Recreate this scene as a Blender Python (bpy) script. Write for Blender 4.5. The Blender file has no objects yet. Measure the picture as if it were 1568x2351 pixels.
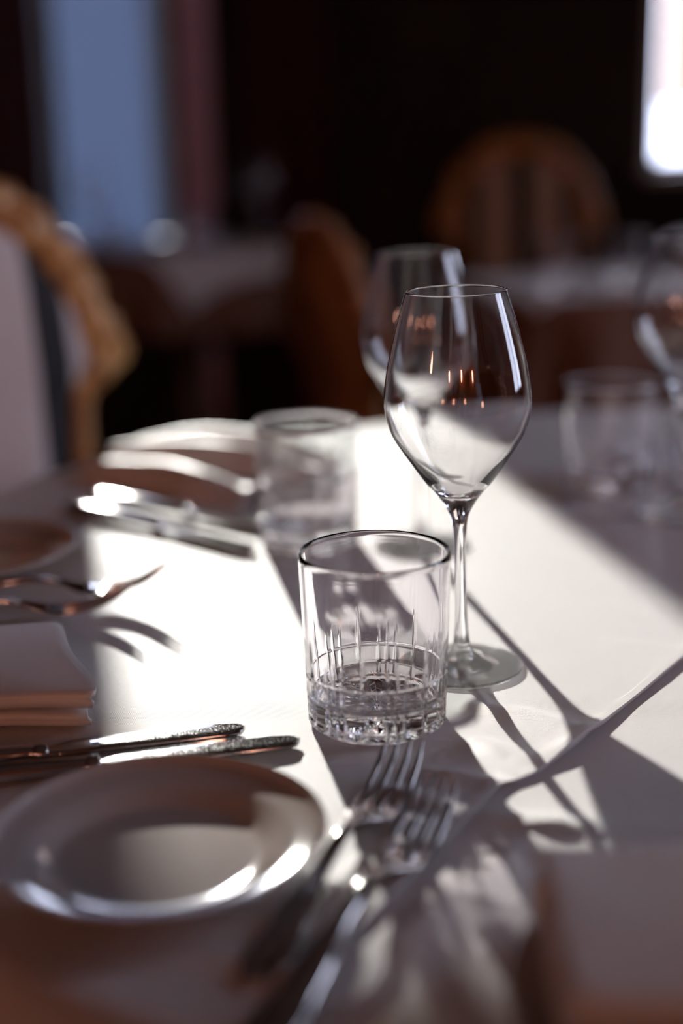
import bpy, bmesh, math, random
from mathutils import Vector, Matrix, noise
random.seed(7)
sc = bpy.context.scene
col = sc.collection
PI = math.pi
T = 0.75                                   # table top height

# ------------------------------------------------------------------ camera
pitch, roll = math.radians(15.2), math.radians(1.3)
fw = Vector((0, math.cos(pitch), -math.sin(pitch)))
rt0 = Vector((1, 0, 0)); dn0 = Vector((0, -math.sin(pitch), -math.cos(pitch)))
rt = rt0*math.cos(roll) + dn0*math.sin(roll)
dn = dn0*math.cos(roll) - rt0*math.sin(roll)
up = -dn
cam_d = bpy.data.cameras.new('camera'); cam = bpy.data.objects.new('camera', cam_d); col.objects.link(cam)
cam.matrix_world = Matrix(((rt.x, up.x, -fw.x, 0), (rt.y, up.y, -fw.y, 0), (rt.z, up.z, -fw.z, T+0.314), (0, 0, 0, 1)))
cam_d.sensor_fit = 'VERTICAL'; cam_d.sensor_height = 36; cam_d.sensor_width = 24; cam_d.lens = 50
cam_d.clip_start = 0.02
cam_d.dof.use_dof = True; cam_d.dof.focus_distance = 0.79; cam_d.dof.aperture_fstop = 1.9
sc.camera = cam

# ------------------------------------------------------------------ light
w = bpy.data.worlds.new('sky'); sc.world = w; w.use_nodes = True
bg = w.node_tree.nodes['Background']; bg.inputs[0].default_value = (0.70, 0.74, 0.97, 1); bg.inputs[1].default_value = 6.8
SUN_AZ, SUN_EL = math.radians(11.2), math.radians(16.2)
sd = Vector((-math.sin(SUN_AZ)*math.cos(SUN_EL), math.cos(SUN_AZ)*math.cos(SUN_EL), math.sin(SUN_EL)))
sl = bpy.data.lights.new('sun', 'SUN'); sl.energy = 7.6; sl.angle = math.radians(0.53); sl.color = (1.0, 0.955, 0.89)
so = bpy.data.objects.new('sun', sl); col.objects.link(so); so.rotation_euler = sd.to_track_quat('Z', 'Y').to_euler(); so.location = (-1, 6, 5)
CAUSTICS = True
try:
    sl.cycles.is_caustics_light = CAUSTICS
except Exception: pass
sc.view_settings.view_transform = 'Standard'; sc.view_settings.look = 'None'
sc.view_settings.exposure = 0.18; sc.view_settings.gamma = 1.0; sc.view_settings.use_curve_mapping = False
cy = sc.cycles
cy.max_bounces = 14; cy.transmission_bounces = 14; cy.diffuse_bounces = 4; cy.glossy_bounces = 6
cy.sample_clamp_indirect = 80.0; cy.sample_clamp_direct = 0.0; cy.caustics_refractive = True; cy.caustics_reflective = False
cy.blur_glossy = 0.5
cy.use_denoising = True

# ------------------------------------------------------------------ helpers
def setp(o, label=None, cat=None, group=None, kind=None):
    if label: o['label'] = label
    if cat: o['category'] = cat
    if group: o['group'] = group
    if kind: o['kind'] = kind
    return o
def mesh_obj(name, V, F, mat, parent=None, smooth=True, loc=(0, 0, 0), rot=(0, 0, 0)):
    me = bpy.data.meshes.new(name); me.from_pydata([tuple(v) for v in V], [], F); me.update()
    if smooth: me.polygons.foreach_set('use_smooth', [True]*len(me.polygons))
    if mat: me.materials.append(mat)
    o = bpy.data.objects.new(name, me); col.objects.link(o)
    o.location = loc; o.rotation_euler = rot
    if parent: o.parent = parent
    return o
def bm_obj(name, bm, mat, parent=None, smooth=False, **k):
    me = bpy.data.meshes.new(name); bmesh.ops.recalc_face_normals(bm, faces=bm.faces); bm.to_mesh(me); bm.free()
    if smooth: me.polygons.foreach_set('use_smooth', [True]*len(me.polygons))
    me.materials.append(mat)
    o = bpy.data.objects.new(name, me); col.objects.link(o)
    if parent: o.parent = parent
    return o
def empty(name, loc=(0, 0, 0), rz=0, **k):
    o = bpy.data.objects.new(name, None); col.objects.link(o); o.location = loc; o.rotation_euler = (0, 0, rz)
    o.empty_display_size = 0.02
    return setp(o, **k)
def copy_tree(o, parent=None):
    c = o.copy(); col.objects.link(c); c.parent = parent
    for ch in list(o.children): copy_tree(ch, c)
    return c
def box(bm, x0, x1, y0, y1, z0, z1):
    r = bmesh.ops.create_cube(bm, size=1)['verts']
    for v in r:
        v.co = Vector(((x0+x1)/2+v.co.x*(x1-x0), (y0+y1)/2+v.co.y*(y1-y0), (z0+z1)/2+v.co.z*(z1-z0)))
def boxes(name, lst, mat, parent=None, bevel=0.0, **k):
    bm = bmesh.new()
    for b in lst: box(bm, *b)
    o = bm_obj(name, bm, mat, parent)
    if bevel:
        m = o.modifiers.new('bevel', 'BEVEL'); m.width = bevel; m.segments = 3; m.limit_method = 'ANGLE'
    return setp(o, **k)
def revolve(prof, n, disp=None):
    """closed surface of revolution; profile points (r, z); disp(r, z, angle, i) -> (r, z)"""
    V, F, rings = [], [], []
    for i, (r, z) in enumerate(prof):
        if r < 1e-7:
            rings.append([len(V)]); V.append((0, 0, z)); continue
        ring = []
        for j in range(n):
            a = 2*PI*j/n; rr, zz = (r, z) if disp is None else disp(r, z, a, i)
            ring.append(len(V)); V.append((rr*math.cos(a), rr*math.sin(a), zz))
        rings.append(ring)
    for A, B in zip(rings, rings[1:]):
        if len(A) == 1 and len(B) == 1: continue
        for j in range(n):
            k = (j+1) % n
            if len(A) == 1: F.append((A[0], B[k], B[j]))
            elif len(B) == 1: F.append((A[j], A[k], B[0]))
            else: F.append((A[j], A[k], B[k], B[j]))
    return V, F
def fix_normals(o):
    bm = bmesh.new(); bm.from_mesh(o.data); bmesh.ops.recalc_face_normals(bm, faces=bm.faces); bm.to_mesh(o.data); bm.free()
def cr(P, n):
    """Catmull-Rom through tuples"""
    out = []
    for i in range(len(P)-1):
        p0 = P[max(i-1, 0)]; p1 = P[i]; p2 = P[i+1]; p3 = P[min(i+2, len(P)-1)]
        for k in range(n):
            t = k/n
            out.append(tuple(0.5*((2*b)+(-a+c)*t+(2*a-5*b+4*c-d)*t*t+(-a+3*b-3*c+d)*t**3) for a, b, c, d in zip(p0, p1, p2, p3)))
    out.append(tuple(P[-1])); return out
def sweep(P, W, H, side=None, n=16, closed=False, cap=True, power=2.0):
    """superelliptical section swept along P; W half width along 'side', H half height"""
    V, F = [], []
    P = [Vector(p) for p in P]; m = len(P)
    for i in range(m):
        a = P[(i-1) % m] if closed else P[max(i-1, 0)]; b = P[(i+1) % m] if closed else P[min(i+1, m-1)]
        t = (b-a).normalized()
        s = Vector(side) if side is not None else (Vector((0, 0, 1)) if abs(t.z) < .9 else Vector((1, 0, 0)))
        s = (s - t*s.dot(t)).normalized(); u = t.cross(s).normalized()
        wv = W[i] if hasattr(W, '__len__') else W; hv = H[i] if hasattr(H, '__len__') else H
        for j in range(n):
            c, d = math.cos(2*PI*j/n), math.sin(2*PI*j/n)
            c = math.copysign(abs(c)**(2/power), c); d = math.copysign(abs(d)**(2/power), d)
            V.append(P[i] + s*c*wv + u*d*hv)
    for i in range(m if closed else m-1):
        k = (i+1) % m
        for j in range(n):
            q = (j+1) % n
            F.append((i*n+j, i*n+q, k*n+q, k*n+j))
    if cap and not closed:
        F.append(tuple(range(n-1, -1, -1))); F.append(tuple((m-1)*n+j for j in range(n)))
    return V, F
def join(parts):
    V, F = [], []
    for v, f in parts:
        o = len(V); V += list(v); F += [tuple(i+o for i in q) for q in f]
    return V, F

# ------------------------------------------------------------------ materials
def pmat(name, base=(.8, .8, .8), rough=.5, metal=0., **k):
    m = bpy.data.materials.new(name); m.use_nodes = True
    b = m.node_tree.nodes['Principled BSDF']
    b.inputs['Base Color'].default_value = (*base, 1); b.inputs['Roughness'].default_value = rough; b.inputs['Metallic'].default_value = metal
    for n, v in k.items(): b.inputs[n.replace('_', ' ')].default_value = v
    return m
def N(m, t, **k):
    n = m.node_tree.nodes.new(t)
    for a, v in k.items(): setattr(n, a, v)
    return n
def L(m, a, b): m.node_tree.links.new(a, b)
def noise_color(m, c1, c2, scale, detail=4, stretch=(1, 1, 1), bump=0.0, lo=.35, hi=.65, bdist=.002):
    b = m.node_tree.nodes['Principled BSDF']
    tc = N(m, 'ShaderNodeTexCoord'); mp = N(m, 'ShaderNodeMapping'); mp.inputs['Scale'].default_value = stretch
    nz = N(m, 'ShaderNodeTexNoise'); nz.inputs['Scale'].default_value = scale; nz.inputs['Detail'].default_value = detail
    rp = N(m, 'ShaderNodeValToRGB'); rp.color_ramp.elements[0].position = lo; rp.color_ramp.elements[1].position = hi
    rp.color_ramp.elements[0].color = (*c1, 1); rp.color_ramp.elements[1].color = (*c2, 1)
    L(m, tc.outputs['Object'], mp.inputs[0]); L(m, mp.outputs[0], nz.inputs['Vector']); L(m, nz.outputs['Fac'], rp.inputs[0]); L(m, rp.outputs[0], b.inputs['Base Color'])
    if bump:
        bp = N(m, 'ShaderNodeBump'); bp.inputs['Strength'].default_value = bump; bp.inputs['Distance'].default_value = bdist
        L(m, nz.outputs['Fac'], bp.inputs['Height']); L(m, bp.outputs[0], b.inputs['Normal'])
    return m
def weave(name, base, pitch=.0013, rough=.37, spec=.55, strength=.8, crepe=.0):
    m = pmat(name, base, rough, Specular_IOR_Level=spec, Sheen_Weight=.15, Sheen_Roughness=.4)
    b = m.node_tree.nodes['Principled BSDF']
    tc = N(m, 'ShaderNodeTexCoord'); sp = N(m, 'ShaderNodeSeparateXYZ')
    mp = N(m, 'ShaderNodeMapping'); mp.inputs['Rotation'].default_value = (0, 0, math.radians(8))
    L(m, tc.outputs['Object'], mp.inputs[0]); L(m, mp.outputs[0], sp.inputs[0])
    outs = []
    for ax, mul in (('X', 1), ('Y', 1)):
        a = N(m, 'ShaderNodeMath', operation='MULTIPLY'); a.inputs[1].default_value = 2*PI/pitch*mul
        s = N(m, 'ShaderNodeMath', operation='SINE'); L(m, sp.outputs[ax], a.inputs[0]); L(m, a.outputs[0], s.inputs[0]); outs.append(s)
    pr = N(m, 'ShaderNodeMath', operation='MULTIPLY'); L(m, outs[0].outputs[0], pr.inputs[0]); L(m, outs[1].outputs[0], pr.inputs[1])
    nz = N(m, 'ShaderNodeTexNoise'); nz.inputs['Scale'].default_value = 900; nz.inputs['Detail'].default_value = 2
    L(m, tc.outputs['Object'], nz.inputs['Vector'])
    ad = N(m, 'ShaderNodeMath', operation='MULTIPLY_ADD'); ad.inputs[1].default_value = .5
    L(m, nz.outputs['Fac'], ad.inputs[0]); L(m, pr.outputs[0], ad.inputs[2])
    bp = N(m, 'ShaderNodeBump'); bp.inputs['Strength'].default_value = strength; bp.inputs['Distance'].default_value = .0005
    L(m, ad.outputs[0], bp.inputs['Height']); L(m, bp.outputs[0], b.inputs['Normal'])
    return m

M = {}
M['cloth'] = weave('white_table_linen', (.80, .76, .75))
M['napkin'] = weave('napkin_linen', (.78, .73, .71), pitch=.0007, strength=.15)
M['glass'] = pmat('clear_glass', (1, 1, 1), 0.0, IOR=1.5, Transmission_Weight=1.0)
M['crystal'] = pmat('cut_crystal_glass', (1, .985, 1), 0.0, IOR=1.52, Transmission_Weight=1.0)
def thin_glass(name, clear):
    m = bpy.data.materials.new(name); m.use_nodes = True; nt = m.node_tree
    nt.nodes.remove(nt.nodes['Principled BSDF']); out = nt.nodes['Material Output']
    t = N(m, 'ShaderNodeBsdfTransparent'); t.inputs[0].default_value = (.98, .99, .985, 1)
    g = N(m, 'ShaderNodeBsdfGlass'); g.inputs['IOR'].default_value = 1.5; g.inputs['Roughness'].default_value = 0
    x = N(m, 'ShaderNodeMixShader'); x.inputs[0].default_value = 1-clear
    L(m, t.outputs[0], x.inputs[1]); L(m, g.outputs[0], x.inputs[2]); L(m, x.outputs[0], out.inputs[0])
    return m
M['thin'] = thin_glass('thin_clear_glass', .30)
M['blown'] = thin_glass('thin_blown_glass', .85)
M['porcelain'] = pmat('glazed_porcelain', (.50, .445, .42), .08, IOR=1.6, Coat_Weight=1.0, Coat_Roughness=.04)
M['steel'] = pmat('polished_steel', (.58, .555, .54), .08, 1.0)
M['blade'] = pmat('water_spotted_blade_steel', (.55, .54, .53), .10, 1.0)
def spotted(m):
    b = m.node_tree.nodes['Principled BSDF']; tc = N(m, 'ShaderNodeTexCoord')
    v = N(m, 'ShaderNodeTexNoise'); v.inputs['Scale'].default_value = 1500; v.inputs['Detail'].default_value = 2
    r = N(m, 'ShaderNodeValToRGB'); r.color_ramp.elements[0].position = .55; r.color_ramp.elements[1].position = .75
    r.color_ramp.elements[0].color = (.06, .06, .06, 1); r.color_ramp.elements[1].color = (.26, .26, .26, 1)
    L(m, tc.outputs['Object'], v.inputs['Vector']); L(m, v.outputs['Fac'], r.inputs[0]); L(m, r.outputs[0], b.inputs['Roughness'])
spotted(M['blade'])
M['gilt'] = noise_color(pmat('worn_gilt_wood', rough=.38, metal=.0, Specular_IOR_Level=.6), (.38, .16, .05), (.85, .48, .17), 35, 5, bump=.5, bdist=.004)
M['brown_wood'] = noise_color(pmat('dark_brown_wood', rough=.4), (.045, .018, .008), (.09, .035, .014), 12, 5, (1, 1, .15), bump=.15)
M['chair_brown'] = noise_color(pmat('brown_chair_leather_and_wood', rough=.5), (.30, .12, .045), (.46, .20, .08), 12, 4, bump=.1)
M['panel_wood'] = noise_color(pmat('red_brown_panelling', rough=.35), (.30, .10, .04), (.48, .18, .07), 8, 5, (1, 1, .12), bump=.1)
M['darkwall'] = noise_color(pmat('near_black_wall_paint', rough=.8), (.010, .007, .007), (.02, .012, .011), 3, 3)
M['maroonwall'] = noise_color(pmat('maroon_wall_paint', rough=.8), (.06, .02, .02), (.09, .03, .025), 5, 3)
M['ceiling'] = noise_color(pmat('warm_ceiling_plaster', rough=.9), (.16, .10, .075), (.2, .13, .1), 4, 3)
M['floor'] = noise_color(pmat('dark_floor_boards', rough=.45), (.012, .010, .011), (.03, .022, .02), 10, 4, (1, .1, 1), bump=.1)
M['frame'] = noise_color(pmat('pale_grey_window_paint', rough=.45), (.50, .52, .54), (.58, .60, .62), 20, 2)
M['maroon_cloth'] = noise_color(pmat('maroon_curtain_cloth', rough=.9), (.045, .014, .018), (.07, .022, .026), 30, 3)
M['mauve_cloth'] = noise_color(pmat('mauve_curtain_cloth', rough=.9), (.80, .62, .76), (.88, .70, .84), 30, 3)
M['brown_cloth'] = noise_color(pmat('brown_table_skirt_cloth', rough=.9), (.16, .07, .045), (.22, .10, .065), 40, 3)
M['black_cloth'] = noise_color(pmat('black_table_skirt_cloth', rough=.9), (.012, .012, .016), (.02, .02, .026), 40, 3)
M['white_plaster'] = noise_color(pmat('outdoor_plaster', rough=.9), (.5, .4, .33), (.58, .48, .4), 2, 3)
M['black_metal'] = pmat('black_iron', (.02, .02, .02), .4, .6)

def translucent(name, cd, ct, line=None):
    m = bpy.data.materials.new(name); m.use_nodes = True; nt = m.node_tree
    nt.nodes.remove(nt.nodes['Principled BSDF']); out = nt.nodes['Material Output']
    d = N(m, 'ShaderNodeBsdfDiffuse'); d.inputs[0].default_value = (*cd, 1)
    t = N(m, 'ShaderNodeBsdfTranslucent'); t.inputs[0].default_value = (*ct, 1)
    a = N(m, 'ShaderNodeAddShader'); L(m, d.outputs[0], a.inputs[0]); L(m, t.outputs[0], a.inputs[1]); L(m, a.outputs[0], out.inputs[0])
    return m
M['blue_blind'] = translucent('blue_grey_pleated_blind', (.30, .34, .42), (.020, .029, .048))
M['lit_frame'] = translucent('pale_lit_frame_strip', (.36, .37, .38), (.075, .088, .10))  # colour imitates the lit pale window frame
M['peach_glow'] = translucent('peach_glow_cloth', (.5, .4, .33), (.27, .20, .16))  # translucent colour imitates the sunlit peach view outdoors
def pane_mat():
    m = bpy.data.materials.new('window_pane_glass'); m.use_nodes = True; nt = m.node_tree
    nt.nodes.remove(nt.nodes['Principled BSDF']); out = nt.nodes['Material Output']
    t = N(m, 'ShaderNodeBsdfTransparent'); t.inputs[0].default_value = (.97, .98, .98, 1)
    g = N(m, 'ShaderNodeBsdfGlossy'); g.inputs['Roughness'].default_value = 0.0
    x = N(m, 'ShaderNodeMixShader'); f = N(m, 'ShaderNodeFresnel'); f.inputs[0].default_value = 1.45
    L(m, f.outputs[0], x.inputs[0]); L(m, t.outputs[0], x.inputs[1]); L(m, g.outputs[0], x.inputs[2]); L(m, x.outputs[0], out.inputs[0]); return m
M['pane'] = pane_mat()
def stripes():
    m = pmat('striped_upholstery', rough=.75, Sheen_Weight=.2); b = m.node_tree.nodes['Principled BSDF']
    tc = N(m, 'ShaderNodeTexCoord'); sp = N(m, 'ShaderNodeSeparateXYZ'); L(m, tc.outputs['Object'], sp.inputs[0])
    ab = N(m, 'ShaderNodeMath', operation='ABSOLUTE'); L(m, sp.outputs['X'], ab.inputs[0])
    r = N(m, 'ShaderNodeValToRGB'); r.color_ramp.interpolation = 'CONSTANT'
    e = r.color_ramp.elements; e[0].position = 0; e[0].color = (.012, .012, .014, 1); e[1].position = .030; e[1].color = (.72, .64, .62, 1)
    for p, c in ((.108, (.012, .012, .014, 1)), (.155, (.72, .64, .62, 1)), (.21, (.012, .012, .014, 1))):
        q = e.new(p); q.color = c
    L(m, ab.outputs[0], r.inputs[0]); L(m, r.outputs[0], b.inputs['Base Color']); return m
M['stripe'] = stripes()
def emit(name, c, s):
    m = bpy.data.materials.new(name); m.use_nodes = True; b = m.node_tree.nodes['Principled BSDF']
    b.inputs['Base Color'].default_value = (*c, 1); b.inputs['Emission Color'].default_value = (*c, 1); b.inputs['Emission Strength'].default_value = s
    return m
M['lamp'] = emit('glowing_orange_lamp_shade', (1.0, .48, .33), 33.0)

# ------------------------------------------------------------------ the room
X0, X1, Y0, Y1, ZC = -2.3, 2.6, -3.0, 4.6, 3.1
WT = .05
def S(o): o['kind'] = 'structure'; return o
WA = (-.905, -.505, .72, 1.985)            # narrow tall window, the one the sun comes through
WB = (.985, 2.0, .915, 2.6)                # bright window at the right
def wall_back():
    bx = []; y0, y1 = Y1, Y1+WT
    bx.append((X0-WT, WA[0], y0, y1, 0, ZC)); bx.append((WA[0], WA[1], y0, y1, 0, WA[2])); bx.append((WA[0], WA[1], y0, y1, WA[3], ZC))
    bx.append((WA[1], WB[0], y0, y1, 0, ZC)); bx.append((WB[0], WB[1], y0, y1, 0, WB[2])); bx.append((WB[0], WB[1], y0, y1, WB[3], ZC))
    bx.append((WB[1], X1+WT, y0, y1, 0, ZC)); return bx
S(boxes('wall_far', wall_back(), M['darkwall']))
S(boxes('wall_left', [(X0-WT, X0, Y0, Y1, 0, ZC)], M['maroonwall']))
WC = (1.0, 2.0, .8, 2.7)                   # unseen window added in the right wall to give cool light
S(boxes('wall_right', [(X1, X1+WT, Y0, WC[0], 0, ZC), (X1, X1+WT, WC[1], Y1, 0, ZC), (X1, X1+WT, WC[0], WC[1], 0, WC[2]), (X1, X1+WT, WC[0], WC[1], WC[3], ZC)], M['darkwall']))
S(boxes('wall_behind', [(X0-WT, X1+WT, Y0-WT, Y0, 0, ZC)], M['panel_wood']))
S(boxes('floor', [(X0-WT, X1+WT, Y0-WT, Y1+WT, -.1, 0)], M['floor']))
S(boxes('ceiling', [(X0-WT, X1+WT, Y0-WT, Y1+WT, ZC, ZC+.1)], M['ceiling']))
def window(n, x0, x1, z0, z1, rail, mat, f=.035):
    r = empty('window_%d' % n, ((x0+x1)/2, Y1+.025, z0)); S(r)
    c = (x0+x1)/2; hw = (x1-x0)/2; h = z1-z0
    fr = [(-hw, -hw+f, -.02, .02, 0, h), (hw-f, hw, -.02, .02, 0, h), (-hw+f, hw-f, -.02, .02, 0, f*.7), (-hw+f, hw-f, -.02, .02, h-f, h)]
    if rail: fr.append((-hw+f, hw-f, -.025, .025, rail-.012, rail+.012))
    boxes('window_frame', fr, mat, r, bevel=.004)
    boxes('pane', [(-hw+f, hw-f, .012, .014, f*.7, h-f)], M['pane'], r)
    boxes('window_sill', [(-hw-.03, hw+.03, -.16, -.03, -.03, 0)], mat, r, bevel=.004)
    return r
wa = window(1, *WA, 0, M['frame'], .012)
window(2, *WB, 0, M['frame'])
wc = empty('window_3', (X1+.05, (WC[0]+WC[1])/2, WC[2])); S(wc)
hh = (WC[1]-WC[0])/2; H3 = WC[3]-WC[2]
boxes('window_frame', [(-.03, .03, -hh, -hh+.05, 0, H3), (-.03, .03, hh-.05, hh, 0, H3), (-.03, .03, -.02, .02, 0, H3), (-.03, .03, -hh, hh, 0, .05), (-.03, .03, -hh, hh, H3-.05, H3)], M['frame'], wc)
boxes('pane', [(.02, .023, -hh, hh, .03, H3-.03)], M['pane'], wc)

def blind(name, x0, x1, z0, z1, y, mat, pleat, amp, **k):
    V, F = [], []; n = int((z1-z0)/pleat)*2
    for i in range(n+1):
        z = z0+(z1-z0)*i/n; d = amp*(1 if i % 2 else -1)
        V += [(x0, y+d, z), (x1, y+d, z)]
    for i in range(n): F.append((2*i, 2*i+1, 2*i+3, 2*i+2))
    return setp(mesh_obj(name, V, F, mat, smooth=False), **k)
pb = blind('pleated_blind', WA[0]+.052, WA[1]-.064, .721, 1.66, Y1+.022, M['blue_blind'], .02, .004, label='blue-grey pleated blind drawn up over the tall narrow window', cat='blind')
boxes('window_edge_strip', [(WA[1]-.064, WA[1]-.013, Y1+.018, Y1+.024, .731, 1.66)], M['lit_frame'], pb)  # added pale strip, imitates the lit frame beside the blind
boxes('window_edge_strip', [(WA[0]+.013, WA[0]+.052, Y1+.018, Y1+.024, .731, 1.66)], M['black_metal'], pb)  # added dark strip, masks the bright left edge of the window
blind('peach_glow_sheet', WB[0]+.045, WB[1]-.04, 1.10, 2.55, Y1+.022, M['peach_glow'], .3, .0005, label='added peach cream sheet imitating the bright outdoor view in the window at the right edge', cat='blind')  # added sun-backlit sheet, stands in for a sunlit building outside
def curtain(x0, x1, y, z0, z1, waves, amp, mat, **k):
    V, F = [], []; n = 90; th = .004
    rows = 12
    for j in range(rows+1):
        z = z0+(z1-z0)*j/rows
        for i in range(n+1):
            t = i/n; a = amp*(.8+.2*math.sin(j*.5+i*.1))
            V.append((x0+(x1-x0)*t, y+a*math.sin(2*PI*waves*t)+.3*a*math.sin(5.1*PI*t+j*.2), z))
    for j in range(rows):
        for i in range(n): F.append((j*(n+1)+i, j*(n+1)+i+1, (j+1)*(n+1)+i+1, (j+1)*(n+1)+i))
    o = mesh_obj('curtain', V, F, mat); s = o.modifiers.new('solid', 'SOLIDIFY'); s.thickness = th
    return setp(o, **k)
curtain(-1.75, -.90, Y1-.07, .05, 2.95, 9, .03, M['maroon_cloth'], label='dark maroon curtain hanging to the left of the tall narrow window', cat='curtain')
curtain(-.465, -.370, Y1-.09, .05, 2.95, 1.5, .025, M['mauve_cloth'], label='narrow mauve curtain hanging right of the tall blue window', cat='curtain')
curtain(-.26, -.02, Y1-.06, .05, 2.95, 3, .02, M['maroon_cloth'], label='dull red curtain hanging on the dark far wall beyond the mauve one', cat='curtain')

# ------------------------------------------------------------------ cloth draping
TC = Vector((.30, .97))
def lerp_pts(pts, x):
    if x <= pts[0][0]: return pts[0][1]
    for (a, b), (c, d) in zip(pts, pts[1:]):
        if x <= c:
            t = (x-a)/(c-a); t = t*t*(3-2*t); return b+(d-b)*t
    return pts[-1][1]
RAD = [(-180, .650), (-160, .665), (-135, .640), (-118, .620), (-90, .625), (0, .64), (60, .62), (90, .600), (118, .600), (132, .640), (148, .672), (160, .650), (180, .650)]
def edge_r(dx, dy): return lerp_pts(RAD, math.degrees(math.atan2(dy, dx)))
def seg_d(x, y, x0, y0, x1, y1):
    dx, dy = x1-x0, y1-y0; t = max(0, min(1, ((x-x0)*dx+(y-y0)*dy)/(dx*dx+dy*dy)))
    return math.hypot(x-x0-t*dx, y-y0-t*dy), t
STANDS = [(.017, .722, .046), (.070, .797, .043), (.061, 1.050, .043), (-.026, 1.068, .046), (-.085, .575, .072), (-.285, 1.025, .075), (.236, 1.19, .046), (.283, 1.21, .046), (.295, 1.155, .043)]
BASE_RIDGES = [(.066, .606, .112, .592, .008, .0042), (.10, .60, .19, .585, .014, .0016), (.075, .575, .055, .530, .009, .0035), (.05, .55, .02, .50, .010, .0040), (.24, .84, .33, .80, .007, .0012), (.15, .63, .26, .56, .02, .0006)]
OVER_RIDGES = [(.058, .742, .096, .722, .010, .0022), (.096, .722, .125, .700, .010, .0030), (.062, .690, .088, .668, .010, .0040), (.030, .655, .070, .640, .007, .0045), (.014, .640, .050, .612, .006, .0030),
               (-.02, .675, .010, .683, .005, .0012), (.030, .600, .010, .560, .007, .0035), (.005, .560, -.015, .520, .008, .004), (.14, .90, .30, .92, .007, .0005), (.155, .840, .215, .815, .005, .0006),
               (.17, .80, .19, .775, .004, .0002), (.12, .81, .16, .775, .004, .0002), (-.06, .50, -.01, .47, .01, .003)]
def ridges(x, y, R):
    h = 0
    for x0, y0, x1, y1, wd, a in R:
        d, t = seg_d(x, y, x0, y0, x1, y1)
        if d < 3*wd: h += a*math.exp(-(d/wd)**2)*(.55+.45*math.sin(PI*min(max(t, .08), .92)))
    m = 1
    for sx, sy, sr in STANDS:
        d = math.hypot(x-sx, y-sy); m = min(m, max(0, min(1, (d-sr)/.015)))
    return h*m
def drape(x, y, h, off, c=TC, er=edge_r, waves=14, wamp=.05, z=T, bend=.02):
    dx, dy = x-c.x, y-c.y; r = math.hypot(dx, dy); R = er(dx, dy)
    if r <= R: return Vector((x, y, z+off+h))
    s = r-R; ux, uy = dx/r, dy/r; a = s/bend
    if a < PI/2: rr, zz = R+bend*math.sin(a), -bend*(1-math.cos(a))
    else: rr, zz = R+bend, -bend-(s-bend*PI/2)
    th = math.atan2(dy, dx); dd = max(0, -zz-.01)
    rr += off*min(1, a) + wamp*dd*(1+math.sin(th*waves+math.sin(3*th)))
    return Vector((c.x+ux*rr, c.y+uy*rr, z+zz+off*max(0, 1-a)))
HEM = cr([(.365, -.16), (.40, -.11), (.455, -.04), (.52, .008), (.571, .037), (.602, .055), (.634, .073), (.653, .096), (.705, .135), (.803, .204), (.95, .305), (1.2, .48), (1.5, .69), (1.8, .9)], 10)
def hem_x(y):
    for (a, b), (c, d) in zip(HEM, HEM[1:]):
        if y <= c: return b+(d-b)*(y-a)/(c-a)
    return HEM[-1][1]
# table under the cloth
dt = empty('dining_table', (TC.x, TC.y, 0), label='round dining table under white cloths, laid for a meal in the foreground', cat='table')
V = []; n = 120; top_z = T-.008; ring = []
for z in (top_z, top_z-.03):
    for j in range(n):
        a = 2*PI*j/n-PI; R = edge_r(math.cos(a), math.sin(a))-.006; V.append((R*math.cos(a), R*math.sin(a), z))
F = [tuple(range(n)), tuple(range(2*n-1, n-1, -1))]+[(j, n+j, n+(j+1) % n, (j+1) % n) for j in range(n)]
mesh_obj('tabletop', V, F, M['brown_wood'], dt, smooth=False)
V, F = revolve([(0, 0), (.30, 0), (.30, .02), (.12, .05), (.05, .10), (.045, .3), (.07, .4), (.045, .5), (.06, .66), (.16, top_z-.03), (0, top_z-.03)], 48)
fix_normals(mesh_obj('pedestal', V, F, M['brown_wood'], dt))
# base cloth: a big square sheet falling over the edge
OFF0, OFF1 = -.0016, -.0002
def grid_cloth(name, cols, rows, fn, mat, thick, **k):
    V = [fn(i/cols, j/rows) for j in range(rows+1) for i in range(cols+1)]
    F = [(j*(cols+1)+i, j*(cols+1)+i+1, (j+1)*(cols+1)+i+1, (j+1)*(cols+1)+i) for j in range(rows) for i in range(cols)]
    o = mesh_obj(name, V, F, mat); s = o.modifiers.new('solid', 'SOLIDIFY'); s.thickness = thick; s.offset = -1
    return setp(o, **k)
def wr(x, y): return .0004*noise.noise(Vector((x*9, y*9, 0)))+.00015*noise.noise(Vector((x*30, y*30, 3)))
def f_base(u, v):
    a, b = 2*u-1, 2*v-1; x, y = TC.x+.83*a*math.sqrt(1-b*b/2), TC.y+.83*b*math.sqrt(1-a*a/2)
    return drape(x, y, wr(x, y)+ridges(x, y, BASE_RIDGES)*max(0, min(1, (x-hem_x(y)+.004)/.008)), OFF0)
grid_cloth('tablecloth', 430, 430, f_base, M['cloth'], .0006, label='white woven tablecloth covering the round table, lower layer at the right', cat='tablecloth')
HL = [(.365, .001), (.50, .0015), (.56, .002), (.60, .001), (.634, .0003), (.655, .0008), (.68, .0034), (.70, .0016), (.745, .0006), (.80, .0012), (1.2, .0006), (1.8, .0004)]
def f_over(u, v):
    y = .37+v*(1.62-.37); xh = hem_x(y); u2 = 1-(1-u)**1.35
    xl = TC.x-math.sqrt(max(.30**2, .80**2-(y-TC.y)**2)); x = xl+u2*(xh-xl)
    d = (xh-x)*.85                           # distance from the hem
    lift = lerp_pts(HL, y)*math.exp(-(d/.010)**2)
    if u > .9999: lift *= .0; z = -.0010
    else: z = 0
    return drape(x, y, z+wr(x, y)+ridges(x, y, OVER_RIDGES)+lift+(.0004 if d < .006 else 0), OFF1)
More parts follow.
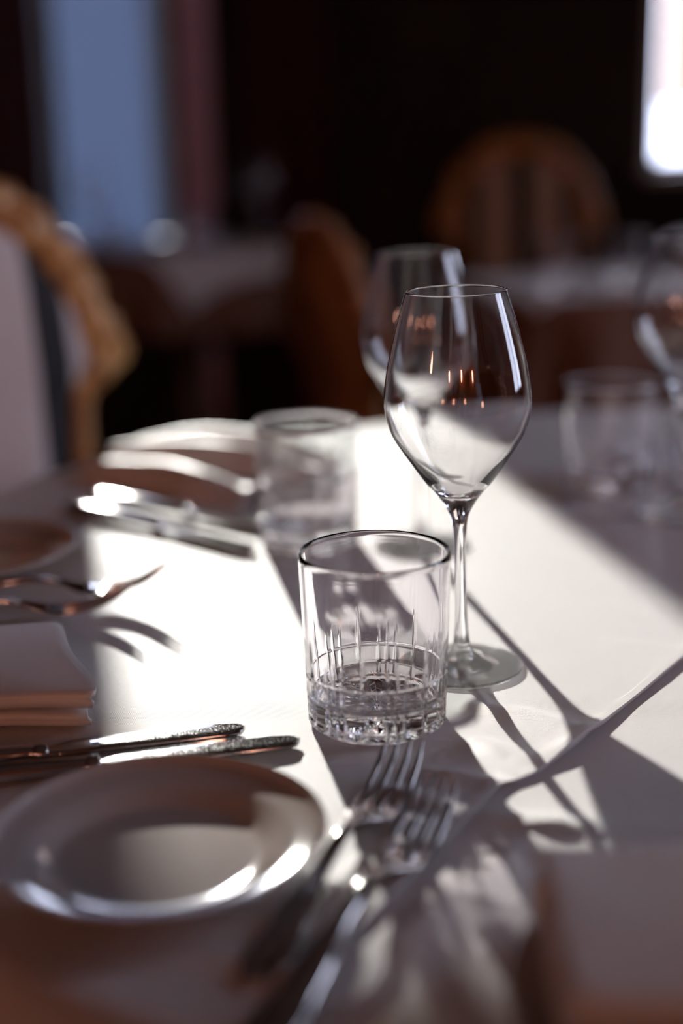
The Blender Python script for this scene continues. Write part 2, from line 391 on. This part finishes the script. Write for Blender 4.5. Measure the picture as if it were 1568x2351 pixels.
grid_cloth('table_overlay', 420, 460, f_over, M['cloth'], .0006, label='white overlay cloth with raised hem running diagonally across the table', cat='tablecloth')

# ------------------------------------------------------------------ tumblers
TR, TH = .0405, .0965
def tumbler_mesh():
    prof = []                                 # outside from the bottom centre to the rim, then inside
    def ro(z): return .0375+(TR-.0375)*min(1, z/.09)
    for r in [0, .004, .008, .012, .016, .020, .024, .028, .031]: prof.append((r, .0022*(1-(r/.031)**2)+.0004))
    prof += [(.0335, 0), (.0350, .0002), (.0365, .0010)]
    k0 = len(prof); nz = 150
    for i in range(nz+1):
        z = .0022+(.0925-.0022)*i/nz; prof.append((ro(z), z))
    k1 = len(prof)
    for i in range(1, 9):
        a = PI*i/8; prof.append((ro(.093)-.00095+.00095*math.cos(a), .0955+.00095*math.sin(a)))
    wi = .0019
    for i in range(61):
        z = .094-(.094-.020)*i/60; prof.append((ro(z)-wi-.0012*max(0, (.05-z)/.05), z))
    for r, z in ((.0335, .0178), (.0318, .0158), (.028, .0143), (.022, .0137), (.015, .0134), (.008, .0132), (0, .0132)): prof.append((r, z))
    cuts = []
    P = 2*PI/7
    for s in range(7):
        a0 = s*P-PI/2+.25
        for da, zt in ((-.135, .043), (0, .0455), (.135, .043), (P/2, .054)): cuts.append(((a0+da) % (2*PI), zt))
    def disp(r, z, a, i):
        if k0 <= i < k1:
            g = 0
            for ca, zt in cuts:
                d = abs((a-ca+PI) % (2*PI)-PI)*r
                if d < .0022 and z < zt:
                    tp = min(1, (zt-z)/.022); wd = .0017*tp**.7; dep = .0011*tp**.8
                    if d < wd: g = max(g, dep*(1-d/wd))
            for gz in (.0065, .0175, .0300):
                d = abs(z-gz)
                if d < .0012: g = max(g, .0009*(1-d/.0012))
            return r-g, z
        if i < k0 and i > 0 and r < .034:      # star cut underneath
            w_ = abs(((a*18/PI) % 2)-1)
            return r, z+.0014*w_*min(1, r/.012)
        return r, z
    return revolve(prof, 448, disp)
def split_rings(V, F, keep):
    """the faces whose centre satisfies keep(r, z), as a mesh of its own"""
    idx, V2, F2 = {}, [], []
    for f in F:
        c = sum((Vector(V[i]) for i in f), Vector())/len(f)
        if not keep(math.hypot(c.x, c.y), c.z): continue
        q = []
        for i in f:
            if i not in idx: idx[i] = len(V2); V2.append(V[i])
            q.append(idx[i])
        F2.append(tuple(q))
    return V2, F2
def oriented(V, F):
    me = bpy.data.meshes.new('tmp'); me.from_pydata([tuple(v) for v in V], [], F); bm = bmesh.new(); bm.from_mesh(me)
    bmesh.ops.recalc_face_normals(bm, faces=bm.faces); bm.verts.ensure_lookup_table()
    F2 = [tuple(v.index for v in f.verts) for f in bm.faces]; bm.free(); bpy.data.meshes.remove(me); return V, F2
def glass_part(name, V, F, keep, mat, parent, caster=False):
    v, f = split_rings(V, F, keep); o = mesh_obj(name, v, f, mat, parent); o.cycles.is_caustics_caster = caster; return o
V, F = oriented(*tumbler_mesh())
t0 = empty('tumbler', (.017, .722, T), label='cut-glass tumbler in sharp focus, nearest, beside the foot of the wine glass', cat='glass', group='cut-glass tumblers')
glass_part('rim', V, F, lambda r, z: z > .091, M['crystal'], t0, CAUSTICS)
glass_part('wall', V, F, lambda r, z: .056 < z <= .091, M['crystal'], t0, CAUSTICS)
glass_part('cut_base', V, F, lambda r, z: z <= .056, M['crystal'], t0, CAUSTICS)
tumblers = [t0]
for x, y, rz, lab in ((-.026, 1.068, .4, 'blurred cut-glass tumbler behind the sharp one, sparkling on sunlit cloth'),
                      (.236, 1.215, 1.1, 'blurred tumbler in shadow at the right, leftmost of the shaded tumblers'),
                      (.335, 1.25, 2.0, 'blurred shaded tumbler at the right edge behind the shaded wine glass')):
    c = copy_tree(t0); c.location = (x, y, T); c.rotation_euler = (0, 0, rz); c['label'] = lab; tumblers.append(c)
    if y > 1.06 and x < 0:
        for ch in c.children:
            if ch.name.startswith('wall'): ch.data = ch.data.copy(); ch.data.materials[0] = M['blown']; ch.cycles.is_caustics_caster = False

# ------------------------------------------------------------------ wine glasses
def wine_mesh():
    out = [(0, .0008), (.020, .0006), (.034, .0), (.0360, .0002), (.0366, .0008), (.0362, .0015), (.034, .0019), (.028, .0026), (.020, .0038), (.013, .0058), (.0085, .0085), (.0058, .013), (.0044, .020), (.0037, .032), (.0034, .050), (.0034, .068), (.0037, .082), (.0045, .090), (.0060, .0955), (.0092, .1015), (.0138, .1080), (.0200, .1150), (.0285, .1275), (.0365, .1400), (.0402, .1490), (.0420, .1590), (.0415, .1700), (.0396, .1820), (.0370, .1935), (.0335, .2070), (.0306, .2170), (.0286, .2236)]
    inn = [(.0276, .2236), (.0296, .2170), (.0325, .2070), (.0360, .1935), (.0386, .1820), (.0405, .1700), (.0409, .1590), (.0390, .1495), (.0352, .1408), (.0270, .1290), (.0180, .1180), (.0105, .1105), (.0055, .1075), (0, .1068)]
    o = cr(out, 6); i_ = cr(inn, 6)
    o = [(max(r, 0), z) for r, z in o]; i_ = [(max(r, 0), z) for r, z in i_]
    rim = [(.0281+.0005*math.cos(a), .2237+.0005*math.sin(a)) for a in (PI*.2, PI*.4, PI*.6, PI*.8)]
    return revolve(o+rim+i_, 128)
V, F = oriented(*wine_mesh())
g0 = empty('wine_glass', (.070, .797, T), label='sharp stemmed wine glass standing empty beside the cut-glass tumbler', cat='glass', group='wine glasses')
glass_part('bowl', V, F, lambda r, z: z > .0955, M['glass'], g0)
glass_part('stem', V, F, lambda r, z: .013 < z <= .0955, M['glass'], g0)
glass_part('foot', V, F, lambda r, z: z <= .013, M['thin'], g0)
g0.rotation_euler = (0, math.radians(-.9), 0)
wines = [g0]
for x, y, tilt, lab in ((.061, 1.050, -.6, 'blurred wine glass standing directly behind the sharp wine glass'), (.278, 1.125, 0, 'blurred wine glass in shadow cut off by the right edge')):
    c = copy_tree(g0); c.location = (x, y, T); c.rotation_euler = (0, math.radians(tilt), 0); c['label'] = lab; wines.append(c)
for o in bpy.data.objects:
    if o.name.startswith('table_overlay') or o.name.startswith('tablecloth'): o.cycles.is_caustics_receiver = CAUSTICS

# ------------------------------------------------------------------ plates
def plate_mesh(R):
    s = R/.074
    out = [(0, .0028), (.036, .0026), (.038, .0), (.041, .0), (.043, .0028), (.050, .0062), (.060, .0105), (.070, .0148), (.0735, .0166)]
    inn = [(.0744, .0176), (.0742, .0188), (.0734, .0190), (.0722, .0178), (.0700, .0156), (.066, .0142), (.058, .0124), (.052, .0096), (.046, .0060), (.040, .0051), (.02, .0050), (0, .0050)]
    p = cr(out, 4)+cr(inn, 5)
    return revolve([(max(0, r*s), z) for r, z in p], 160)
V, F = plate_mesh(.0745)
p0 = mesh_obj('side_plate', V, F, M['porcelain'], loc=(-.084, .5655, T+.0004)); fix_normals(p0)
setp(p0, label='white porcelain side plate in the lower left, rim catching the light', cat='plate', group='white side plates')
p1 = p0.copy(); col.objects.link(p1); p1.location = (-.273, 1.015, T+.0004); p1['label'] = 'blurred white side plate at the left edge beyond the pair of forks'
V, F = plate_mesh(.105)
p2 = mesh_obj('dinner_plate', V, F, M['porcelain'], loc=(.160, .432, T-.0006)); fix_normals(p2)
setp(p2, label='white plate in the lower right corner, mostly hidden under the napkin block', cat='plate')

# ------------------------------------------------------------------ cutlery (local +X points to the tip, z=0 is the cloth)
def fork_parts(root):
    zc = cr([(0, .0022), (.03, .0040), (.07, .0095), (.100, .0125), (.120, .0100), (.138, .0042), (.150, .0024)], 8)
    wd = lambda s: lerp_pts([(0, .003), (.004, .0075), (.014, .0098), (.04, .0078), (.08, .0042), (.115, .0032), (.125, .0050), (.135, .0098), (.143, .0118), (.150, .0120)], s)
    th = lambda s: lerp_pts([(0, .0012), (.01, .0017), (.06, .0021), (.115, .0022), (.13, .0014), (.150, .0011)], s)
    hp = [p for p in zc if p[0] <= .121]; bp = [p for p in zc if p[0] >= .1195]
    for nm, pp in (('handle', hp), ('fork_head', bp)):
        V, F = sweep([(s, 0, z) for s, z in pp], [wd(s) for s, z in pp], [th(s) for s, z in pp], side=(0, 1, 0), n=20, power=2.6)
        fix_normals(mesh_obj(nm, V, F, M['steel'], root))
    for k in range(4):
        y = -.0102+.0068*k
        pts = cr([(.1485, y, .0024), (.160, y*.99, .0026), (.172, y*.97, .0050), (.184, y*.94, .0098), (.197, y*.90, .0175)], 7)
        ws = [lerp_pts([(.148, .0017), (.185, .0014), (.197, .0006)], p[0]) for p in pts]
        V, F = sweep(pts, ws, [x*.6 for x in ws], side=(0, 1, 0), n=16, power=3.6)
        fix_normals(mesh_obj('tine', V, F, M['steel'], root))
f0 = empty('fork', label='nearest silver fork, its handle running out at the bottom', cat='fork', group='silver forks on the table'); fork_parts(f0)
def put(o, tip, heading, z=0, tilt=0, length=.197, lab=None):
    """place so that the tip lies above (x, y)"""
    h = heading
    o.location = (tip[0]-length*math.cos(h), tip[1]-length*math.sin(h), T+z); o.rotation_euler = (0, tilt, h)
    if lab: o['label'] = lab
def heading(a, b): return math.atan2(b[1]-a[1], b[0]-a[0])
put(f0, (.043, .611), heading((-.030, .440), (.043, .611)))
f1 = copy_tree(f0); put(f1, (.0295, .657), heading((-.028, .500), (.0295, .657)), lab='silver fork just left of the nearest fork, tines against the tumbler base')
f2 = copy_tree(f0); put(f2, (-.119, .930), math.radians(1), z=.0015, tilt=-.045, lab='silver fork at the left whose tine tips reach farthest over bright cloth')
f3 = copy_tree(f0); put(f3, (-.139, .905), math.radians(8), z=.0005, tilt=-.03, lab='silver fork at the left edge, nearer to the folded napkin')
def knife_parts(root):
    P = cr([(0, .0045), (.05, .0052), (.10, .0045), (.112, .0038)], 8)
    w_ = lambda s: lerp_pts([(0, .0040), (.006, .0082), (.03, .0085), (.09, .0058), (.108, .0050), (.112, .0056)], s)
    h_ = lambda s: lerp_pts([(0, .0030), (.01, .0044), (.06, .0046), (.112, .0034)], s)
    V, F = sweep([(s, 0, z) for s, z in P], [w_(s) for s, z in P], [h_(s) for s, z in P], side=(0, 1, 0), n=22, power=2.4)
    fix_normals(mesh_obj('handle', V, F, M['steel'], root))
    V, F = sweep([(s, 0, .0038) for s in (.110, .111, .114, .117, .118)], [.0045, .0062, .0064, .0062, .0045], [.003, .0042, .0044, .0042, .003], side=(0, 1, 0), n=22)
    fix_normals(mesh_obj('bolster', V, F, M['steel'], root))
    # blade: rounded outline, thin wedge
    n = 60; V = []; F = []
    for i in range(n+1):
        s = .116+(.222-.116)*i/n; t = i/n
        k_ = 1.2
        up_ = lerp_pts([(0, .0050), (.15, .0075), (.6, .0092), (.85, .0088), (.95, .0068), (.985, .0042), (1, .0005)], t)
        lo = lerp_pts([(0, -.0050), (.08, -.0062), (.9, -.0072), (.97, -.0058), (1, -.0003)], t)
        z = .0036-.0008*t
        up_ *= k_; lo *= k_
        for y, hz in ((up_, .0004), (up_*.6, .0008), (lo*.3, .0012), (lo*.9, .0013), (lo, .0008)): V.append((s, y, z+hz))
        for y, hz in ((lo, -.0008), (lo*.9, -.0012), (lo*.3, -.0012), (up_*.6, -.0008), (up_, -.0004)): V.append((s, y, z+hz))
    for i in range(n):
        for j in range(10): F.append((i*10+j, i*10+(j+1) % 10, (i+1)*10+(j+1) % 10, (i+1)*10+j))
    F.append(tuple(range(10))); F.append(tuple(n*10+j for j in range(9, -1, -1)))
    o = mesh_obj('blade', V, F, M['blade'], root); fix_normals(o)
k0 = empty('table_knife', label='table knife running just above the near plate, blade tip at the tumbler', cat='knife', group='silver table knives'); knife_parts(k0)
put(k0, (-.0245, .6905), heading((-.178, .652), (-.0245, .6905)), length=.222, z=.0002)
k1 = copy_tree(k0); put(k1, (-.0545, .708), heading((-.168, .678), (-.0545, .708)), length=.222, z=.0002, lab='table knife farther from the near plate, its blade beside the folded napkin')
k2 = copy_tree(k0); put(k2, (-.080, 1.050), heading((-.212, 1.172), (-.075, 1.055)), length=.205, z=.0008, lab='blurred knife across the table, outer one of the dazzling pair')
k3 = copy_tree(k0); put(k3, (-.055, 1.095), heading((-.197, 1.200), (-.055, 1.095)), length=.205, z=.0008, lab='blurred knife across the table, inner one beside the far folded napkin')

# ------------------------------------------------------------------ napkins
def folded(name, path, width, thick, mat, loc, rz, wob=.0015, **k):
    """a folded sheet: path is the fold line in (y, z), extruded along local x"""
    P = cr(path, 6); n = 40; V, F = [], []; shear = k.pop('shear', 0)
    m = len(P)
    for i in range(n+1):
        x = -width/2+width*i/n; e = 1-.0*abs(x)
        for j, (y, z) in enumerate(P):
            d = wob*noise.noise(Vector((x*18, y*22, z*40)))
            V.append((x+shear*y+wob*noise.noise(Vector((j*.12, 5, 0)))*3, y+d, max(z+d*.8, .0012)))
    for i in range(n):
        for j in range(m-1): F.append((i*m+j, (i+1)*m+j, (i+1)*m+j+1, i*m+j+1))
    o = mesh_obj(name, V, F, mat, loc=loc, rot=(0, 0, rz)); s = o.modifiers.new('solid', 'SOLIDIFY'); s.thickness = thick; s.offset = 0
    return setp(o, **k)
# left napkin, folded stack; its folds face the camera
path = [(.030, .002), (-.05, .0025), (-.075, .003), (-.080, .0065), (-.074, .0095), (-.02, .010), (.024, .0105), (.029, .013), (.024, .0155), (-.02, .0155), (-.070, .0150), (-.086, .0170), (-.0875, .021), (-.080, .0235), (-.03, .0245), (.016, .0240), (.032, .021), (.036, .012), (.035, .003)]
folded('folded_napkin', path, .22, .0032, M['napkin'], (-.275, .787, T+.0006), math.radians(4), .002, shear=-.27, label='folded white napkin stack at the left edge, layered folds facing the viewer', cat='napkin')
# far napkin, loosely pleated, catching the sun
path2 = [(-.07, .002), (-.055, .006), (-.045, .022), (-.030, .036), (-.018, .026), (-.008, .012), (.004, .020), (.018, .046), (.030, .050), (.042, .034), (.052, .018), (.066, .030), (.082, .050), (.094, .046), (.104, .022), (.112, .003)]
def pleated(loc, rz, **k):
    P = cr(path2, 6); m = len(P); n = 36; V, F = [], []
    for i in range(n+1):
        t = i/n; x = -.13+.25*t
        for j, (y, z) in enumerate(P):
            s = .70+.45*math.sin(PI*min(1, t*1.1))+.10*noise.noise(Vector((x*12, y*10, 0)))
            V.append((x+.02*math.sin(y*40)*t, y*(.75+.45*t)+.008*noise.noise(Vector((x*15, y*15, 2))), max(.0013, z*s)))
    for i in range(n):
        for j in range(m-1): F.append((i*m+j, (i+1)*m+j, (i+1)*m+j+1, i*m+j+1))
    o = mesh_obj('pleated_napkin', V, F, M['napkin'], loc=loc, rot=(0, 0, rz)); s = o.modifiers.new('solid', 'SOLIDIFY'); s.thickness = .0022; s.offset = 0
    return setp(o, **k)
pn = pleated((-.130, 1.262, T), math.radians(-30), label='loosely pleated white napkin across the table, sunlit on its tops', cat='napkin')
pn.scale = (.85, .90, .62)
# near right napkin, a soft block on the plate
path3 = [(.045, .004), (-.040, .004), (-.047, .008), (-.045, .013), (.030, .014), (.044, .018), (.040, .023), (-.03, .022), (-.046, .025), (-.050, .030), (-.044, .0345), (.0, .036), (.040, .035), (.048, .030), (.047, .012), (.045, .006)]
folded('folded_napkin', path3, .18, .0035, M['napkin'], (.160, .436, T+.0150), math.radians(-1), .002, label='folded napkin block lying on the large plate in the lower right', cat='napkin')

# ------------------------------------------------------------------ baroque chair
def chair(loc, rz, label, first=[None]):
    if first[0] is not None:
        c = copy_tree(first[0]); c.location = loc; c.rotation_euler = (0, 0, rz); c['label'] = label; return c
    r = empty('baroque_chair', loc, rz, label=label, cat='chair', group='gilt baroque dining chairs'); first[0] = r
    lean = lambda z: .215+max(0, z-.45)*.13
    # seat pad and rail
    V, F = [], []; n = 48; rings = [(0, .492), (.5, .490), (.8, .482), (.95, .468), (1.0, .45), (1.0, .425), (.97, .42)]
    V.append((0, 0, .492))
    for t, z in rings[1:]:
        for j in range(n):
            a = 2*PI*j/n; c, s = math.cos(a), math.sin(a)
            sx = math.copysign(abs(c)**.6, c)*(.235-.03*(s > 0)*abs(s)); sy = math.copysign(abs(s)**.6, s)*.22
            V.append((sx*t, sy*t, z))
    for j in range(n): F.append((0, 1+j, 1+(j+1) % n))
    for k in range(len(rings)-2):
        for j in range(n): F.append((1+k*n+j, 1+k*n+(j+1) % n, 1+(k+1)*n+(j+1) % n, 1+(k+1)*n+j))
    F.append(tuple(1+(len(rings)-2)*n+j for j in range(n-1, -1, -1)))
    fix_normals(mesh_obj('seat', V, F, M['stripe'], r))
    P = []
    for j in range(64):
        a = 2*PI*j/64; c, s = math.cos(a), math.sin(a)
        P.append((math.copysign(abs(c)**.6, c)*(.238-.03*(s > 0)*abs(s)), math.copysign(abs(s)**.6, s)*.223, .395-.012*abs(math.cos(4*a))))
    V, F = sweep(P, .035, .014, side=(0, 0, 1), n=12, closed=True, power=3); fix_normals(mesh_obj('seat_rail', V, F, M['gilt'], r))
    for sx, sy in ((-1, -1), (1, -1)):
        P = cr([(sx*.20, sy*.19, .42), (sx*.215, sy*.205, .34), (sx*.205, sy*.195, .20), (sx*.19, sy*.185, .08), (sx*.205, sy*.21, .025), (sx*.215, sy*.225, .018)], 8)
        m = len(P); W = [lerp_pts([(0, .034), (.2, .036), (.5, .022), (.8, .014), (.93, .016), (1, .02)], i/(m-1)) for i in range(m)]
        V, F = sweep(P, W, W, side=(1, 0, 0), n=14); fix_normals(mesh_obj('leg', V, F, M['gilt'], r))
    for sx in (-1, 1):
        P = cr([(sx*.165, lean(.56), .56), (sx*.175, lean(.45), .45), (sx*.18, .215, .35), (sx*.18, .235, .2), (sx*.175, .29, .018)], 8)
        m = len(P); W = [.021-.007*i/(m-1) for i in range(m)]
        V, F = sweep(P, W, W, side=(1, 0, 0), n=14); fix_normals(mesh_obj('leg', V, F, M['gilt'], r))
    half = [(0, 1.000), (.05, .998), (.10, .975), (.145, .935), (.178, .885), (.196, .835), (.206, .795), (.190, .765), (.172, .735), (.166, .68), (.161, .62), (.158, .575), (.13, .560), (.06, .556), (0, .555)]
    H = cr(half, 6)
    loop = [(x, z) for x, z in H]+[(-x, z) for x, z in H[-2:0:-1]]
    P = [(x, lean(z), z) for x, z in loop]; m = len(P)
    W, D = [], []
    for i, (x, z) in enumerate(loop):
        arch = max(0, min(1, (z-.74)/.06)); c = .014+.013*arch
        c += .0045*arch*math.sin(i*1.25)+.0025*arch*math.sin(i*.61)
        c += .012*math.exp(-((abs(x)-.2)/.02)**2-((z-.79)/.022)**2)
        W.append(c); D.append(.014+.005*arch+.003*arch*math.cos(i*1.25))
    V, F = sweep(P, D, W, side=(0, 1, -.13), n=14, closed=True); frame_o = mesh_obj('back_frame', V, F, M['gilt'], r); fix_normals(frame_o)
    # crest and shoulder scrolls
    parts = []
    def scroll(cx, cz, r0, turns, sg):
        pts = []
        for i in range(26):
            t = i/25; a = turns*2*PI*t; q = r0*(1-.8*t); pts.append((cx+sg*q*math.cos(a), lean(cz)-.016, cz+q*math.sin(a)))
        return sweep(pts, [.008*(1-.5*i/25) for i in range(26)], [.007]*26, side=(0, 1, 0), n=8)
    for sg in (-1, 1):
        parts += [scroll(sg*.035, .992, .026, 1.3, -sg), scroll(sg*.118, .962, .022, 1.3, sg), scroll(sg*.20, .80, .022, 1.4, sg), scroll(sg*.172, .895, .018, 1.2, sg)]
    for V, F in parts: fix_normals(mesh_obj('carved_scroll', V, F, M['gilt'], frame_o))
    # padded back
    V, F = [], []; n = len(loop); cxz = (0, .76)
    lv = [(.97, 0), (.93, .012), (.8, .022), (.5, .030), (.2, .032)]
    for sgn in (-1, 1):
        base = len(V)
        for t, d in lv:
            for x, z in loop:
                xx, zz = x*t*.93, cxz[1]+(z-cxz[1])*t*.93; V.append((xx, lean(zz)+sgn*(.004+d), zz))
        V.append((0, lean(.76)+sgn*.036, .76)); c = len(V)-1
        for k in range(len(lv)-1):
            for j in range(n): F.append((base+k*n+j, base+k*n+(j+1) % n, base+(k+1)*n+(j+1) % n, base+(k+1)*n+j))
        for j in range(n): F.append((base+(len(lv)-1)*n+j, base+(len(lv)-1)*n+(j+1) % n, c))
    b2 = len(lv)*n+1
    for j in range(n): F.append((j, (j+1) % n, b2+(j+1) % n, b2+j))
    fix_normals(mesh_obj('backrest', V, F, M['stripe'], r))
    return r
chair((-.350, 1.485, 0), math.radians(30), 'gilt carved chair with striped back at the left edge, tucked to the table')
chair((.52, 3.80, 0), 0, 'blurred gilt chair with round arched striped back facing the viewer, right of centre')
chair((.10, .13, 0), math.radians(180), 'added gilt carved chair at the near seat behind the viewer, unseen, shading the near cloth')  # added unseen chair, blocks the rear lamps from the near table edge
mc = chair((.24, 2.36, 0), math.radians(108), 'blurred low brown wooden chair behind the rear tumbler, seen almost edge-on')
mc.scale = (1, 1, .905); mc['group'] = 'brown chair'; del mc['group']
for ch in mc.children:
    if ch.name.startswith(('backrest', 'seat', 'back_frame')): ch.data = ch.data.copy(); ch.data.materials[0] = M['chair_brown']
for ch in [q for c_ in mc.children for q in c_.children]: ch.data = ch.data.copy(); ch.data.materials[0] = M['chair_brown']
chair((1.20, 3.10, 0), math.radians(150), 'dark blurred chair near the bright right window')

# ------------------------------------------------------------------ far tables
def far_table(cx, cyy, R, under, label, drop=.36, rot=0, over=None, olabel=None, ulabel=None, ox=0):
    c = Vector((cx, cyy)); er = lambda a, b: R
    t = empty('side_table', (cx, cyy, 0), label=label, cat='table', group='cloth-covered tables in the back of the room')
    V, F = revolve([(0, .742), (R-.006, .742), (R-.006, .715), (0, .715)], 64); o = mesh_obj('tabletop', V, F, M['brown_wood'], t, smooth=False); fix_normals(o)
    V, F = revolve([(0, 0), (.2, 0), (.2, .02), (.05, .06), (.04, .6), (.12, .715), (0, .715)], 24); o = mesh_obj('pedestal', V, F, M['brown_wood'], t); fix_normals(o)
    def fu(u, v):
        a = 2*PI*u; rr = (R+drop)*v
        return drape(cx+rr*math.cos(a), cyy+rr*math.sin(a), 0, -.004, c, er, 11, .10, .75)
    grid_cloth('table_skirt', 120, 40, fu, under, .002, label=ulabel, cat='tablecloth')
    if over:
        def fo(u, v):
            x, y = (u-.5)*2*over+ox*math.cos(rot), (v-.5)*2*over-ox*math.sin(rot); k, s = math.cos(rot), math.sin(rot)
            return drape(cx+x*k-y*s, cyy+x*s+y*k, 0, .001, c, er, 11, .105, .75)
        grid_cloth('table_overlay', 60, 60, fo, M['cloth'], .002, label=olabel, cat='tablecloth')
far_table(-.42, 4.02, .33, M['brown_cloth'], 'small round table under brown and white cloths below the tall window', .22, math.radians(40), .34,
          'white square cloth with hanging corner on the table below the tall window', 'brown cloth skirt on the table below the tall window', .10)
far_table(.50, 2.86, .27, M['brown_cloth'], 'small round table under brown cloth in front of the round-backed chair', .36, .3, .22,
          'small pale cloth on the table before the round-backed chair', 'brown cloth skirt on the table before the round-backed chair')
far_table(1.22, 3.75, .34, M['black_cloth'], 'round table by the bright right window with glasses on it', .5, .2, .42,
          'white cloth on the table by the bright right window', 'black cloth skirt on the table by the bright right window')
def far_glass(src, x, y, lab, grp):
    c = copy_tree(src); c.location = (x, y, T+.0045); c.rotation_euler = (0, 0, 0); c['label'] = lab; c['group'] = grp
    for ch in c.children: ch.cycles.is_caustics_caster = False
far_glass(g0, -.66, 3.98, 'tiny blurred wine glass standing in front of the tall blue window', 'glasses on the far tables')
far_glass(t0, -.64, 4.12, 'tiny blurred tumbler below the tall blue window, left on the far table', 'glasses on the far tables')
far_glass(t0, -.36, 4.02, 'tiny blurred tumbler before the mauve curtain', 'glasses on the far tables')
far_glass(g0, -.20, 3.95, 'tiny blurred wine glass before the dark wall, right end of the far table', 'glasses on the far tables')
far_glass(t0, .42, 2.72, 'blurred tumbler on the table before the round-backed chair', 'glasses on the far tables')
far_glass(t0, .56, 2.80, 'blurred tumbler right of the other on the round-backed chair table', 'glasses on the far tables')
far_glass(g0, 1.02, 3.62, 'blurred wine glass below the bright right window, left one', 'glasses on the far tables')
far_glass(g0, 1.10, 3.78, 'blurred wine glass below the bright right window, right one', 'glasses on the far tables')

# ------------------------------------------------------------------ unseen lamps behind the viewer; those on the panelled wall added for warm light
def sconce(loc, rz, label):
    r = empty('wall_sconce', loc, rz, label=label, cat='lamp', group='orange wall lamps')
    V, F = revolve([(.001, -.13), (.055, -.12), (.075, 0), (.055, .12), (.001, .13)], 32); o = mesh_obj('lamp_shade', V, F, M['lamp'], r, loc=(0, -.13, 0)); fix_normals(o)
    V, F = sweep([(0, 0, -.08), (0, -.06, -.16), (0, -.13, -.13)], .008, .008, n=10); mesh_obj('bracket', V, F, M['black_metal'], r)
    boxes('wall_plate', [(-.05, .05, -.012, 0, -.16, 0)], M['black_metal'], r, bevel=.003)
    return r
sconce((X0, -1.2, 1.65), math.radians(90), 'orange wall lamp on the left wall behind the viewer')
sconce((1.4, Y0, 1.75), math.radians(180), 'added unseen orange wall lamp on the panelled wall behind the viewer, right one')
sconce((.2, Y0, 1.75), math.radians(180), 'added unseen orange wall lamp on the panelled wall behind the viewer, middle one')
sconce((-1.1, Y0, 1.75), math.radians(180), 'added unseen orange wall lamp on the panelled wall behind the viewer, left one')
